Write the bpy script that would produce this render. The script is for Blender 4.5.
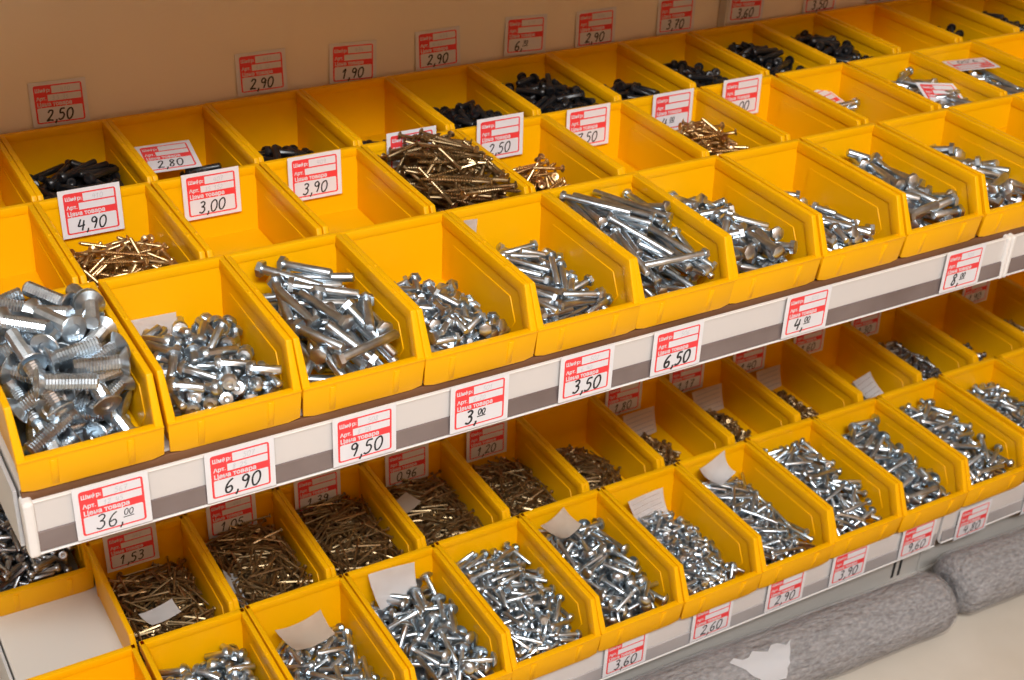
import bpy, bmesh, math, random
import numpy as np
from mathutils import Vector, Matrix

for o in list(bpy.data.objects): bpy.data.objects.remove(o)
scene = bpy.context.scene
COL = scene.collection
U = 0.105                      # one bin pitch in metres
Z0 = 4.8 * U                   # height of the middle shelf deck above the floor
def V(x, y, z): return Vector((x * U, y * U, z * U + Z0))

# ------------------------------------------------------------------ camera
cam_d = bpy.data.cameras.new('camera'); cam = bpy.data.objects.new('camera', cam_d); COL.objects.link(cam)
Rr = Vector((0.86182, -0.50448, 0.05259)); Rd = Vector((-0.22278, -0.46964, -0.85429)); Rf = Vector((0.45567, 0.72453, -0.51713))
cm = Matrix((Rr, -Rd, -Rf)).transposed().to_4x4(); cm.translation = V(-1.1170, -7.8040, 5.7945)
cam.matrix_world = cm
cam_d.sensor_width = 36.0; cam_d.lens = 1369.75 * 36 / 1024; cam_d.clip_start = 0.02
cam_d.dof.use_dof = True; cam_d.dof.focus_distance = 1.16; cam_d.dof.aperture_fstop = 11.0
scene.camera = cam
scene.cycles.diffuse_bounces = 8

# ------------------------------------------------------------------ world, lights, exposure
w = bpy.data.worlds.new('world'); scene.world = w; w.use_nodes = True
bg = w.node_tree.nodes['Background']; bg.inputs[0].default_value = (1.0, 0.50, 0.28, 1); bg.inputs[1].default_value = 0.20
def lamp(name, loc, size_x, size_y, power, aim, color=(1, 1, 1)):
    d = bpy.data.lights.new(name, 'AREA'); d.shape = 'RECTANGLE'; d.size = size_x; d.size_y = size_y
    d.energy = power; d.color = color
    o = bpy.data.objects.new(name, d); COL.objects.link(o); o.location = loc
    o.rotation_euler = (Vector(aim) - Vector(loc)).to_track_quat('-Z', 'Y').to_euler()
    return o
lamp('ceiling_tube_light', (-0.30, -1.86, 2.62), 1.3, 0.18, 93, (0.65, 0.1, 0.4), (0.94, 0.985, 1.0))
lamp('ceiling_bounce_fill', (-0.30, -1.86, 2.64), 1.3, 0.18, 3, (-0.30, -1.86, 3.0), (1.0, 0.98, 0.95))  # added fill, brightens the ceiling for soft bounce light
lamp('front_wall_bounce_fill', (0.5, -2.25, 2.60), 3.0, 0.18, 36, (0.5, -3.1, 1.3), (1.0, 0.68, 0.46))  # added fill, washes the front wall to bounce warm light into the shade
scene.view_settings.view_transform = 'Standard'; scene.view_settings.look = 'None'
scene.view_settings.gamma = 1.0; scene.view_settings.use_curve_mapping = False
scene.view_settings.exposure = 0.0

# ------------------------------------------------------------------ materials
def principled(name, col, rough=0.5, metal=0.0, spec=0.5):
    m = bpy.data.materials.new(name); m.use_nodes = True
    b = m.node_tree.nodes['Principled BSDF']
    b.inputs['Base Color'].default_value = (*col, 1); b.inputs['Roughness'].default_value = rough
    b.inputs['Metallic'].default_value = metal; b.inputs['Specular IOR Level'].default_value = spec
    return m, m.node_tree, b
def noisy(name, c1, c2, scale, rough=0.5, metal=0.0, bump=0.0, bscale=None, spec=0.5, detail=4, r2=None):
    m, nt, b = principled(name, c1, rough, metal, spec)
    tc = nt.nodes.new('ShaderNodeTexCoord'); n = nt.nodes.new('ShaderNodeTexNoise')
    n.inputs['Scale'].default_value = scale; n.inputs['Detail'].default_value = detail
    nt.links.new(tc.outputs['Object'], n.inputs['Vector'])
    r = nt.nodes.new('ShaderNodeValToRGB'); r.color_ramp.elements[0].position = 0.35; r.color_ramp.elements[1].position = 0.65
    r.color_ramp.elements[0].color = (*c1, 1); r.color_ramp.elements[1].color = (*c2, 1)
    nt.links.new(n.outputs['Fac'], r.inputs['Fac']); nt.links.new(r.outputs['Color'], b.inputs['Base Color'])
    if r2 is not None:
        mr = nt.nodes.new('ShaderNodeMapRange'); mr.inputs['To Min'].default_value = rough; mr.inputs['To Max'].default_value = r2
        nt.links.new(n.outputs['Fac'], mr.inputs['Value']); nt.links.new(mr.outputs['Result'], b.inputs['Roughness'])
    if bump:
        n2 = nt.nodes.new('ShaderNodeTexNoise'); n2.inputs['Scale'].default_value = bscale or scale; n2.inputs['Detail'].default_value = 3
        nt.links.new(tc.outputs['Object'], n2.inputs['Vector'])
        bp = nt.nodes.new('ShaderNodeBump'); bp.inputs['Strength'].default_value = bump; bp.inputs['Distance'].default_value = 0.002
        nt.links.new(n2.outputs['Fac'], bp.inputs['Height']); nt.links.new(bp.outputs['Normal'], b.inputs['Normal'])
    return m
M = {}
M['yellow'] = noisy('yellow_plastic', (0.89, 0.455, 0.0008), (0.92, 0.48, 0.001), 6, 0.36, 0, 0.02, 60, 0.22)
def add_translucency(m, col, fac):
    nt = m.node_tree; b = nt.nodes['Principled BSDF']; out = nt.nodes['Material Output']
    t = nt.nodes.new('ShaderNodeBsdfTranslucent'); t.inputs['Color'].default_value = (*col, 1)
    mx = nt.nodes.new('ShaderNodeMixShader'); mx.inputs[0].default_value = fac
    nt.links.new(b.outputs[0], mx.inputs[1]); nt.links.new(t.outputs[0], mx.inputs[2]); nt.links.new(mx.outputs[0], out.inputs['Surface'])
add_translucency(M['yellow'], (1.0, 0.18, 0.0), 0.14)
M['zinc'] = noisy('zinc_plated_steel', (0.47, 0.54, 0.60), (0.68, 0.74, 0.79), 90, 0.24, 1.0, r2=0.40)
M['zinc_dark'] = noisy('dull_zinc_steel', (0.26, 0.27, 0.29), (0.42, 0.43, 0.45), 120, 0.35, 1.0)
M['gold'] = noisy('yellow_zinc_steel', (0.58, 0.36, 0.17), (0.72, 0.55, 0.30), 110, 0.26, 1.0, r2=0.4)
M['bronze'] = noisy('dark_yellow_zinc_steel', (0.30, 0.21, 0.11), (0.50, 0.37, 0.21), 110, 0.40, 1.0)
M['black'] = noisy('black_phosphate_steel', (0.006, 0.006, 0.007), (0.014, 0.014, 0.016), 100, 0.34, 0.0, spec=0.55)
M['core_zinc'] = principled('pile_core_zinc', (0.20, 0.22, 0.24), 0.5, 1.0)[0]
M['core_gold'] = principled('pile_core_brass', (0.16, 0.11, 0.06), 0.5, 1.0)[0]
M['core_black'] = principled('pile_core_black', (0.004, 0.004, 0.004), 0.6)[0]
M['card'] = noisy('white_card', (0.68, 0.68, 0.71), (0.72, 0.72, 0.75), 40, 0.55)
M['red'] = principled('red_print', (0.78, 0.045, 0.05), 0.5)[0]
M['field'] = principled('white_field', (0.68, 0.68, 0.72), 0.5)[0]
M['ink'] = principled('black_marker_ink', (0.012, 0.012, 0.016), 0.5)[0]
M['pencil'] = principled('faint_grey_ink', (0.48, 0.48, 0.52), 0.6)[0]
M['paper'] = noisy('paper_scrap', (0.74, 0.72, 0.72), (0.80, 0.79, 0.80), 20, 0.7)
M['paper_tan'] = noisy('tan_paper_scrap', (0.66, 0.55, 0.44), (0.74, 0.64, 0.54), 20, 0.7)
M['line'] = principled('grey_print', (0.45, 0.40, 0.38), 0.7)[0]
M['rail'] = noisy('white_rail_plastic', (0.60, 0.575, 0.56), (0.64, 0.615, 0.60), 3, 0.30)
M['rail_edge'] = principled('white_rail_lip', (0.74, 0.72, 0.70), 0.3)[0]
M['strip'] = noisy('strip_dark_reflection', (0.13, 0.095, 0.09), (0.20, 0.16, 0.155), 9, 0.08, 0.0, spec=0.9)  # clear plastic, its dark mottled reflection painted into the base colour
M['strip_low'] = noisy('frosted_clear_strip', (0.34, 0.32, 0.32), (0.44, 0.42, 0.42), 7, 0.14, 0.0, spec=0.8)
M['steel'] = noisy('painted_shelf_steel', (0.56, 0.53, 0.49), (0.60, 0.57, 0.53), 4, 0.4)
M['greysteel'] = noisy('grey_bracket_steel', (0.42, 0.42, 0.43), (0.50, 0.50, 0.50), 6, 0.4)
M['brown'] = noisy('painted_edge_shade', (0.13, 0.055, 0.022), (0.17, 0.075, 0.032), 5, 0.5)  # shade and orange bounce under the bin overhang, painted in as brown
M['kick'] = noisy('plinth_steel', (0.50, 0.46, 0.42), (0.56, 0.52, 0.48), 5, 0.35)
M['slot'] = principled('dark_slot', (0.02, 0.02, 0.02), 0.7)[0]
M['backboard'] = noisy('beige_back_panel', (0.84, 0.76, 0.60), (0.88, 0.80, 0.64), 3, 0.6)
M['floor'] = noisy('beige_floor', (0.50, 0.45, 0.38), (0.57, 0.52, 0.45), 7, 0.4, 0, 0.05, 30)
M['roomwall'] = noisy('tan_room_wall', (0.60, 0.43, 0.29), (0.66, 0.48, 0.33), 2, 0.8)
M['ceil'] = noisy('white_ceiling', (0.75, 0.73, 0.70), (0.80, 0.78, 0.75), 2, 0.9)
def felt_mat():
    m, nt, b = principled('grey_felt', (0.3, 0.3, 0.31), 0.8)
    tc = nt.nodes.new('ShaderNodeTexCoord')
    n = nt.nodes.new('ShaderNodeTexNoise'); n.inputs['Scale'].default_value = 330; n.inputs['Detail'].default_value = 8
    mp = nt.nodes.new('ShaderNodeMapping'); mp.inputs['Scale'].default_value = (0.5, 1, 1)
    nt.links.new(tc.outputs['Object'], mp.inputs['Vector']); nt.links.new(mp.outputs['Vector'], n.inputs['Vector'])
    r = nt.nodes.new('ShaderNodeValToRGB'); e = r.color_ramp.elements
    e[0].position = 0.36; e[0].color = (0.08, 0.077, 0.082, 1); e[1].position = 0.70; e[1].color = (0.27, 0.26, 0.27, 1)
    nt.links.new(n.outputs['Fac'], r.inputs['Fac']); nt.links.new(r.outputs['Color'], b.inputs['Base Color'])
    return m
M['felt'] = felt_mat()
def wrap_mat():
    m = bpy.data.materials.new('clear_plastic_wrap'); m.use_nodes = True; nt = m.node_tree
    for n in list(nt.nodes): nt.nodes.remove(n)
    out = nt.nodes.new('ShaderNodeOutputMaterial'); mix = nt.nodes.new('ShaderNodeMixShader')
    tr = nt.nodes.new('ShaderNodeBsdfTransparent'); gl = nt.nodes.new('ShaderNodeBsdfPrincipled')
    gl.inputs['Base Color'].default_value = (0.62, 0.62, 0.63, 1); gl.inputs['Roughness'].default_value = 0.14
    tc = nt.nodes.new('ShaderNodeTexCoord'); mp = nt.nodes.new('ShaderNodeMapping'); mp.inputs['Scale'].default_value = (30, 90, 90)
    n = nt.nodes.new('ShaderNodeTexNoise'); n.inputs['Scale'].default_value = 1.0; n.inputs['Detail'].default_value = 3
    n.inputs['Distortion'].default_value = 1.2
    nt.links.new(tc.outputs['Object'], mp.inputs['Vector']); nt.links.new(mp.outputs['Vector'], n.inputs['Vector'])
    bp = nt.nodes.new('ShaderNodeBump'); bp.inputs['Strength'].default_value = 1.0; bp.inputs['Distance'].default_value = 0.012
    nt.links.new(n.outputs['Fac'], bp.inputs['Height']); nt.links.new(bp.outputs['Normal'], gl.inputs['Normal'])
    mix.inputs[0].default_value = 0.26
    nt.links.new(tr.outputs[0], mix.inputs[1]); nt.links.new(gl.outputs[0], mix.inputs[2]); nt.links.new(mix.outputs[0], out.inputs[0])
    return m
M['wrap'] = wrap_mat()
M['tape'] = principled('white_torn_sticker', (0.78, 0.79, 0.82), 0.5)[0]

# ------------------------------------------------------------------ object helpers
def link(name, data, parent=None, loc=None, rot=None):
    o = bpy.data.objects.new(name, data); COL.objects.link(o)
    if parent is not None: o.parent = parent
    if loc is not None: o.location = loc
    if rot is not None: o.rotation_euler = rot
    return o
def tag(o, label, cat, group=None, kind=None):
    o['label'] = label; o['category'] = cat
    if group: o['group'] = group
    if kind: o['kind'] = kind
    return o
def struct(o): o['kind'] = 'structure'; return o
def mesh_of(bm, name, mats, smooth=None):
    me = bpy.data.meshes.new(name); bm.to_mesh(me); bm.free()
    for m in (mats if isinstance(mats, (list, tuple)) else [mats]): me.materials.append(m)
    if smooth is not None:
        me.polygons.foreach_set('use_smooth', [True] * len(me.polygons))
        if smooth < 180: me.set_sharp_from_angle(angle=math.radians(smooth))
    return me
def add_box(bm, x0, x1, y0, y1, z0, z1, bev=0.0, mi=0, seg=2):
    b = bmesh.new(); bmesh.ops.create_cube(b, size=1)
    for v in b.verts: v.co = Vector(((x0 + x1) / 2 + v.co.x * (x1 - x0), (y0 + y1) / 2 + v.co.y * (y1 - y0), (z0 + z1) / 2 + v.co.z * (z1 - z0)))
    if bev: bmesh.ops.bevel(b, geom=b.edges[:], offset=bev, segments=seg, profile=0.5, affect='EDGES')
    for f in b.faces: f.material_index = mi
    merge(bm, b)
def merge(bm, b, mat=None):
    if mat is not None: bmesh.ops.transform(b, matrix=mat, verts=b.verts[:])
    vm = {v: bm.verts.new(v.co) for v in b.verts}
    for f in b.faces:
        try: nf = bm.faces.new([vm[v] for v in f.verts]); nf.material_index = f.material_index; nf.smooth = f.smooth
        except ValueError: pass
    b.free()
def prism(poly_a, poly_b, bev=0.0, seg=2):
    """closed solid between two matching loops of 3D points"""
    b = bmesh.new(); A = [b.verts.new(p) for p in poly_a]; B = [b.verts.new(p) for p in poly_b]; n = len(A)
    b.faces.new(A); b.faces.new(B[::-1])
    for i in range(n): b.faces.new((A[i], B[i], B[(i + 1) % n], A[(i + 1) % n]))
    bmesh.ops.recalc_face_normals(b, faces=b.faces[:])
    if bev: bmesh.ops.bevel(b, geom=b.edges[:], offset=bev, segments=seg, profile=0.5, affect='EDGES')
    return b
def box_mesh(name, mat, *a, **k):
    bm = bmesh.new(); add_box(bm, *a, **k); return mesh_of(bm, name, mat)
def pbox(name, mat, parent, x0, x1, y0, y1, z0, z1, bev=0.0):
    """box given in pitch units (absolute), linked under a parent that sits at the world origin"""
    a = V(x0, y0, z0); b = V(x1, y1, z1)
    return link(name, box_mesh(name, mat, a.x, b.x, a.y, b.y, a.z, b.z, bev=bev), parent)

# ------------------------------------------------------------------ the room
XL, XR = -0.06, 19.0
FZ = -4.8
fl = struct(link('floor', box_mesh('floor', M['floor'], -3.5, 5.5, -3.2, 0.62, -0.03, 0.0)))
wb = struct(link('wall_back', box_mesh('wall_back', M['backboard'], -0.9, 3.2, V(0, 4.80, 0).y, V(0, 5.0, 0).y, 0.0, 1.9)))
wf = struct(link('wall_front', box_mesh('wall_front', M['roomwall'], -3.5, 5.5, -3.2, -3.1, 0.0, 2.75)))
ce = struct(link('ceiling', box_mesh('ceiling', M['ceil'], -3.5, 5.5, -3.2, 0.62, 2.75, 2.80)))

# ------------------------------------------------------------------ shelving
RY, RZ0, RZ1 = -0.03, -0.075, -0.485      # rail front plane, top and bottom (pitch units, relative to the deck)
def shelf(x0, x1, yf, yb, zd, label, strip='strip', plinth=False, cap=True, rail=True):
    r = tag(link('shelf', None), label, 'shelf')
    pbox('deck', M['steel'], r, x0, x1, yf + 0.10, yb, zd - 0.28, zd, 0.002)
    pbox('shaded_edge', M['brown'], r, x0, x1, yf + 0.05, yf + 0.0995, zd - 0.45, zd - 0.004, 0.001)  # shelf front edge, its colour carries the overhang shade
    if rail:
        pr = pbox('price_rail', M['rail'], r, x0 + 0.02, x1 - 0.02, yf + 0.005, yf + 0.049, zd + RZ1 + 0.02, zd + RZ0, 0.001)
        # lower clear strip of the rail, leaning outwards at the bottom
        a = [V(x0 + 0.05, yf + 0.004, zd - 0.315), V(x0 + 0.05, yf - 0.010, zd - 0.322), V(x0 + 0.05, yf - 0.020, zd + RZ1 + 0.01), V(x0 + 0.05, yf + 0.004, zd + RZ1)]
        b = [p + Vector(((x1 - x0 - 0.1) * U, 0, 0)) for p in a]
        bm = prism(a, b, 0.0006); link('clear_strip', mesh_of(bm, 'clear_strip', M[strip]), pr)
        pbox('rail_lip', M['rail_edge'], pr, x0 + 0.05, x1 - 0.05, yf - 0.024, yf + 0.03, zd + RZ1 - 0.016, zd + RZ1, 0.0008)
        pbox('rail_top_lip', M['rail_edge'], pr, x0 + 0.05, x1 - 0.05, yf - 0.006, yf + 0.03, zd + RZ0, zd + RZ0 + 0.014, 0.0006)
        if cap:
            pbox('end_cap', M['rail_edge'], pr, x0 - (0 if x0 > 1 else 0.02), x0 + 0.06, yf - 0.03, yf + 0.10, zd + RZ1 - 0.03, zd + RZ0 + 0.03, 0.0025)
            pbox('end_cap', M['rail_edge'], pr, x1 - 0.06, x1 + 0.0, yf - 0.03, yf + 0.10, zd + RZ1 - 0.03, zd + RZ0 + 0.03, 0.0025)
    for xx in ((x0 + 0.005 if x0 > 1 else x0 - 0.045), x1 - 0.06):
        a = [(yf + 0.12, -0.02), (yb, -0.02), (yb, -1.1), (yb - 0.25, -1.1), (yf + 0.12, -0.5)]
        if plinth: a = [(yf + 0.12, -0.02), (yb, -0.02), (yb, -0.6), (yf + 0.12, -0.5)]
        if not plinth or xx < 1:
            bm = prism([V(xx, y, zd + z) for y, z in a], [V(xx + 0.03, y, zd + z) for y, z in a], 0.0006)
            link('bracket', mesh_of(bm, 'bracket', M['greysteel']), r)
    return r
X1 = 9.50
ZL = -3.7075
shelf(0.0, X1, RY, 4.74, 0.0, 'white steel shelf carrying the upper three rows of yellow bins')
shelf(X1, XR, RY, 4.74, 0.0, 'right-hand section of the upper white shelf past the rail joint')
YLR = 0.13
LX1 = 9.86
shelf(0.0, LX1, YLR, 4.74, ZL, 'white steel bottom shelf carrying the lower rows of yellow bins', 'strip_low', True, False)
shelf(LX1, XR, YLR, 4.74, ZL, 'right-hand section of the bottom shelf past the rail joint', 'strip_low', True, False)
shelf(0.0, X1, 0.60, 4.74, 4.14, 'white shelf fixed above the rows of bins, out of the picture at the top')
shelf(-9.5, -0.03, 0.60, 4.74, 4.14, 'unseen left-hand shelf section added to shade the back row')  # added out of view to block lamp light coming round the left end
shelf(X1, XR, 0.60, 4.74, 4.14, 'right-hand section of the topmost shelf above the bins')
for k, (x0, x1, lab) in enumerate(((0.0, LX1, 'beige steel plinth panel under the bottom shelf behind the left grey roll'), (LX1, XR, 'beige steel plinth panel under the bottom shelf behind the right grey roll'))):
    p = tag(link('plinth', None), lab, 'plinth')
    pbox('panel', M['kick'], p, x0 + 0.01, x1 - 0.01, 0.30, 0.36, FZ, ZL - 0.29, 0.001)
    pbox('bottom_lip', M['kick'], p, x0 + 0.01, x1 - 0.01, 0.26, 0.30, FZ, FZ + 0.07, 0.001)
    for xs in ((9.42, 9.52) if k == 0 else ()):
        pbox('slot', M['slot'], p, xs, xs + 0.035, 0.292, 0.302, FZ + 0.12, FZ + 0.42)
# uprights of the rack
for xx in (-0.12, 9.46):
    u = tag(link('upright', None), 'slotted steel upright at the left end of the rack' if xx < 0 else 'slotted steel upright behind the joint between shelf sections', 'upright')
    pbox('post', M['steel'], u, xx, xx + 0.05, 4.66, 4.795, FZ, 10.0, 0.001)

# ------------------------------------------------------------------ storage bin
BW = 0.4965; HH = 0.62; DD = 1.572
def bin_parts():
    def xo(z): return 0.452 + 0.028 * z / HH           # outer side wall
    T = 0.022
    bm = bmesh.new()
    # side walls and their thick rim frame (top edge turning down at the front)
    for s in (-1, 1):
        out = [(0.03, 0.0), (0.0, 0.28), (0.145, HH - 0.02), (DD - 0.03, HH - 0.02), (DD - 0.095, 0.0)]
        merge(bm, prism([(s * xo(z), y, z) for y, z in out], [(s * (xo(z) - T), y, z) for y, z in out], 0.004, 1))
        fr = [(-0.024, 0.28), (0.135, HH), (DD, HH), (DD - 0.01, HH - 0.105), (0.215, HH - 0.105), (0.085, 0.24), (-0.005, 0.18)]
        merge(bm, prism([(s * BW, y, z) for y, z in fr], [(s * (xo(z) - T - 0.010), y, z) for y, z in fr], 0.009, 3))
        # shallow raised panel on the inner face
        pn = [(0.33, HH - 0.20), (DD - 0.28, HH - 0.20), (DD - 0.28, 0.06), (0.33, 0.06), (0.22, 0.24)]
        merge(bm, prism([(s * (xo(z) - T + 0.004), y, z) for y, z in pn], [(s * (xo(z) - T - 0.008), y, z) for y, z in pn], 0.003, 1))
        # lugs on the top edge
        for yy in (0.46, 0.92):
            b = bmesh.new(); bmesh.ops.create_cube(b, size=1)
            for v in b.verts: v.co = Vector((s * 0.470 + v.co.x * 0.020, yy + v.co.y * 0.05, HH + v.co.z * 0.014))
            bmesh.ops.bevel(b, geom=b.edges[:], offset=0.004, segments=1, affect='EDGES'); merge(bm, b)
    # back wall with rim band
    bk = [(DD - 0.03, HH - 0.02), (DD - 0.03 - T, HH - 0.02), (DD - 0.095 - T, 0.0), (DD - 0.095, 0.0)]
    merge(bm, prism([(-0.46, y, z) for y, z in bk], [(0.46, y, z) for y, z in bk], 0.004, 1))
    rb = [(DD, HH), (DD - 0.06, HH), (DD - 0.064, HH - 0.075), (DD - 0.012, HH - 0.085)]
    merge(bm, prism([(-BW, y, z) for y, z in rb], [(BW, y, z) for y, z in rb], 0.006, 2))
    # floor
    fp = [(0.02, 0.0), (0.02, 0.025), (DD - 0.10, 0.025), (DD - 0.10, 0.0)]
    merge(bm, prism([(-0.45, y, z) for y, z in fp], [(0.45, y, z) for y, z in fp], 0.004, 1))
    bmesh.ops.scale(bm, vec=(U, U, U), verts=bm.verts[:])
    body = mesh_of(bm, 'body', M['yellow'], 40)
    # front lip, leaning out, with chamfered lower corners
    bm = bmesh.new()
    def ly(z): return 0.004 - 0.034 * z / 0.28
    lo = [(-0.40, -0.0), (0.40, -0.0), (0.49, 0.022), (BW, 0.28), (-BW, 0.28), (-0.49, 0.022)]
    merge(bm, prism([(x, ly(z), z) for x, z in lo], [(x * 0.985, ly(z) + 0.040, z) for x, z in lo], 0.006, 2))
    tp = [(-BW, 0.26), (BW, 0.26), (BW, 0.285), (-BW, 0.285)]
    merge(bm, prism([(x, ly(z) - 0.006, z) for x, z in tp], [(x * 0.985, ly(z) + 0.062, z) for x, z in tp], 0.006, 2))
    bmesh.ops.scale(bm, vec=(U, U, U), verts=bm.verts[:])
    lip = mesh_of(bm, 'front_lip', M['yellow'], 40)
    bm = bmesh.new()
    rp = [(-0.022, 0.02), (0.022, 0.02), (0.022, 0.24), (-0.022, 0.24)]
    merge(bm, prism([(x, ly(z) - 0.016 * min(1, z / 0.15), z) for x, z in rp], [(x * 1.3, ly(z) + 0.006, z) for x, z in rp], 0.004, 1))
    bmesh.ops.scale(bm, vec=(U, U, U), verts=bm.verts[:])
    rib = mesh_of(bm, 'rib', M['yellow'], 40)
    return body, lip, rib
BODY, LIP, RIB = bin_parts()
rnd = random.Random(7)
BINS = {}
ROWS = {   # first slot left edge, pitch, front y, skew, deck z
    'F': (0.0, 1.0, 0.0, 0.0, 0.0), 'M': (-0.094, 1.0051, 1.5473, -0.0031, 0.0), 'B': (-0.016, 0.9941, 3.0946, 0.0, 0.0),
    'LF': (0.000, 1.0032, 0.030, 0.0075, ZL), 'LM': (-0.045, 0.9943, 1.588, 0.009, ZL), 'LB': (0.0, 1.0, 3.14, 0.0, ZL)}
DX = {'F': {0: -0.01, 1: 0.012, 2: 0.014, 3: 0.005, 5: -0.016, 6: -0.032, 7: -0.02, 8: 0.01, 9: 0.04, 10: 0.05},
      'LF': {0: -0.03, 1: -0.01, 10: 0.01, 11: 0.06, 12: 0.08, 13: 0.08}, 'B': {8: -0.02, 11: 0.03, 12: 0.05, 13: 0.05},
      'M': {6: -0.015, 7: -0.04, 8: -0.03, 9: 0.02, 10: 0.05, 11: 0.06, 12: 0.06, 13: 0.06}}
def make_bin(row, k, label):
    x0, p, y0, t, z = ROWS[row]
    cx = x0 + p * (k + 0.5) + DX.get(row, {}).get(k, 0.0); cy = y0 + t * (k - 5) + rnd.uniform(-0.012, 0.012)
    ang = rnd.uniform(-0.004, 0.004)
    r = tag(link('storage_bin', None, None, V(cx, cy, z), (0, 0, ang)), label, 'bin', 'yellow storage bins on the shelves')
    link('body', BODY, r); l = link('front_lip', LIP, r)
    link('rib', RIB, l, (-0.26 * U, 0, 0)); link('rib', RIB, l, (0.26 * U, 0, 0))
    BINS[(row, k)] = (cx, cy, z)
    return r

# ------------------------------------------------------------------ fastener meshes (axis along +X, head at -X end), metres
def lathe(profile, n, cap=True, rot=0.0):
    b = bmesh.new(); rings = []
    for s, r in profile:
        if r < 1e-6: rings.append([b.verts.new((s, 0, 0))])
        else: rings.append([b.verts.new((s, r * math.cos(rot + 2 * math.pi * i / n), r * math.sin(rot + 2 * math.pi * i / n))) for i in range(n)])
    for A, B in zip(rings, rings[1:]):
        for i in range(n):
            j = (i + 1) % n
            if len(A) == 1 and len(B) == 1: continue
            if len(A) == 1: b.faces.new((A[0], B[i], B[j]))
            elif len(B) == 1: b.faces.new((A[i], B[0], A[j]))
            else: b.faces.new((A[i], B[i], B[j], A[j]))
    if cap:
        for R in (rings[0], rings[-1]):
            if len(R) > 2: b.faces.new(R)
    bmesh.ops.recalc_face_normals(b, faces=b.faces[:])
    return b
def fastener(kind, L, d, hd):
    """returns (head bmesh, shank bmesh, radius profile list over s in [-L/2, L/2])"""
    h0 = -L / 2; r = d / 2; R = hd / 2
    if kind == 'hex':
        hh = 0.62 * d
        H = lathe([(h0, 0), (h0, R * 0.80), (h0 + hh * 0.16, R), (h0 + hh, R), (h0 + hh, r * 0.9)], 6)
        S = lathe([(h0 + hh * 0.9, r), (L / 2 - 0.25 * r, r), (L / 2, r * 0.78), (L / 2, 0)], 9); body0 = h0 + hh
    elif kind == 'csk':
        hh = 0.5 * (hd - d) * 1.05
        H = lathe([(h0 + 0.10 * d, 0), (h0 + 0.10 * d, R * 0.34), (h0, R * 0.42), (h0, R * 0.94), (h0 + 0.06 * d, R), (h0 + hh, r)], 16)
        prof = [(h0 + hh, r)]; s = h0 + hh; tp = 0.0022
        while s < L / 2 - tp * 1.5:
            prof += [(s + tp * 0.35, r * 0.90), (s + tp, r)]; s += tp
        prof += [(L / 2, r * 0.8), (L / 2, 0)]
        S = lathe(prof, 10); body0 = h0 + hh * 0.6
    elif kind == 'dome':
        hh = 0.34 * hd
        H = lathe([(h0, 0), (h0 + hh * 0.06, R * 0.45), (h0 + hh * 0.30, R * 0.8), (h0 + hh * 0.72, R), (h0 + hh * 0.85, R), (h0 + hh, r)], 12)
        S = lathe([(h0 + hh * 0.8, r), (L / 2 - 0.3 * r, r), (L / 2, r * 0.75), (L / 2, 0)], 8); body0 = h0 + hh
    elif kind == 'pan':
        hh = 0.40 * hd
        H = lathe([(h0 + 0.05 * hd, 0), (h0 + 0.03 * hd, R * 0.3), (h0, R * 0.4), (h0 + hh * 0.1, R * 0.8), (h0 + hh * 0.5, R), (h0 + hh, R), (h0 + hh, r)], 10)
        S = lathe([(h0 + hh * 0.9, r), (L / 2 - 0.3 * r, r), (L / 2, r * 0.7), (L / 2, 0)], 7); body0 = h0 + hh
    elif kind == 'wood':
        hh = 0.55 * (hd - d)
        H = lathe([(h0 + 0.15 * d, 0), (h0 + 0.10 * d, R * 0.25), (h0, R * 0.4), (h0, R * 0.95), (h0 + 0.08 * d, R), (h0 + hh, r * 0.8)], 10)
        prof = [(h0 + hh * 0.8, r * 0.78), (h0 + L * 0.26, r * 0.78)]; s = h0 + L * 0.26; tp = max(0.0021, L / 26)
        while s < L / 2 - tp * 2.2:
            prof += [(s + tp * 0.45, r * 1.08), (s + tp, r * 0.68)]; s += tp
        prof += [(L / 2 - tp * 1.2, r * 0.9), (L / 2, 0)]
        S = lathe(prof, 7); body0 = h0 + hh * 0.5
    else:   # nail
        hh = 0.35 * d
        H = lathe([(h0, 0), (h0, R), (h0 + hh, R * 0.95), (h0 + hh * 1.6, r)], 7)
        S = lathe([(h0 + hh, r), (L / 2 - 2.2 * r, r), (L / 2, 0)], 5); body0 = h0 + hh * 1.5
    return H, S, (h0, body0, R, r)

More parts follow.
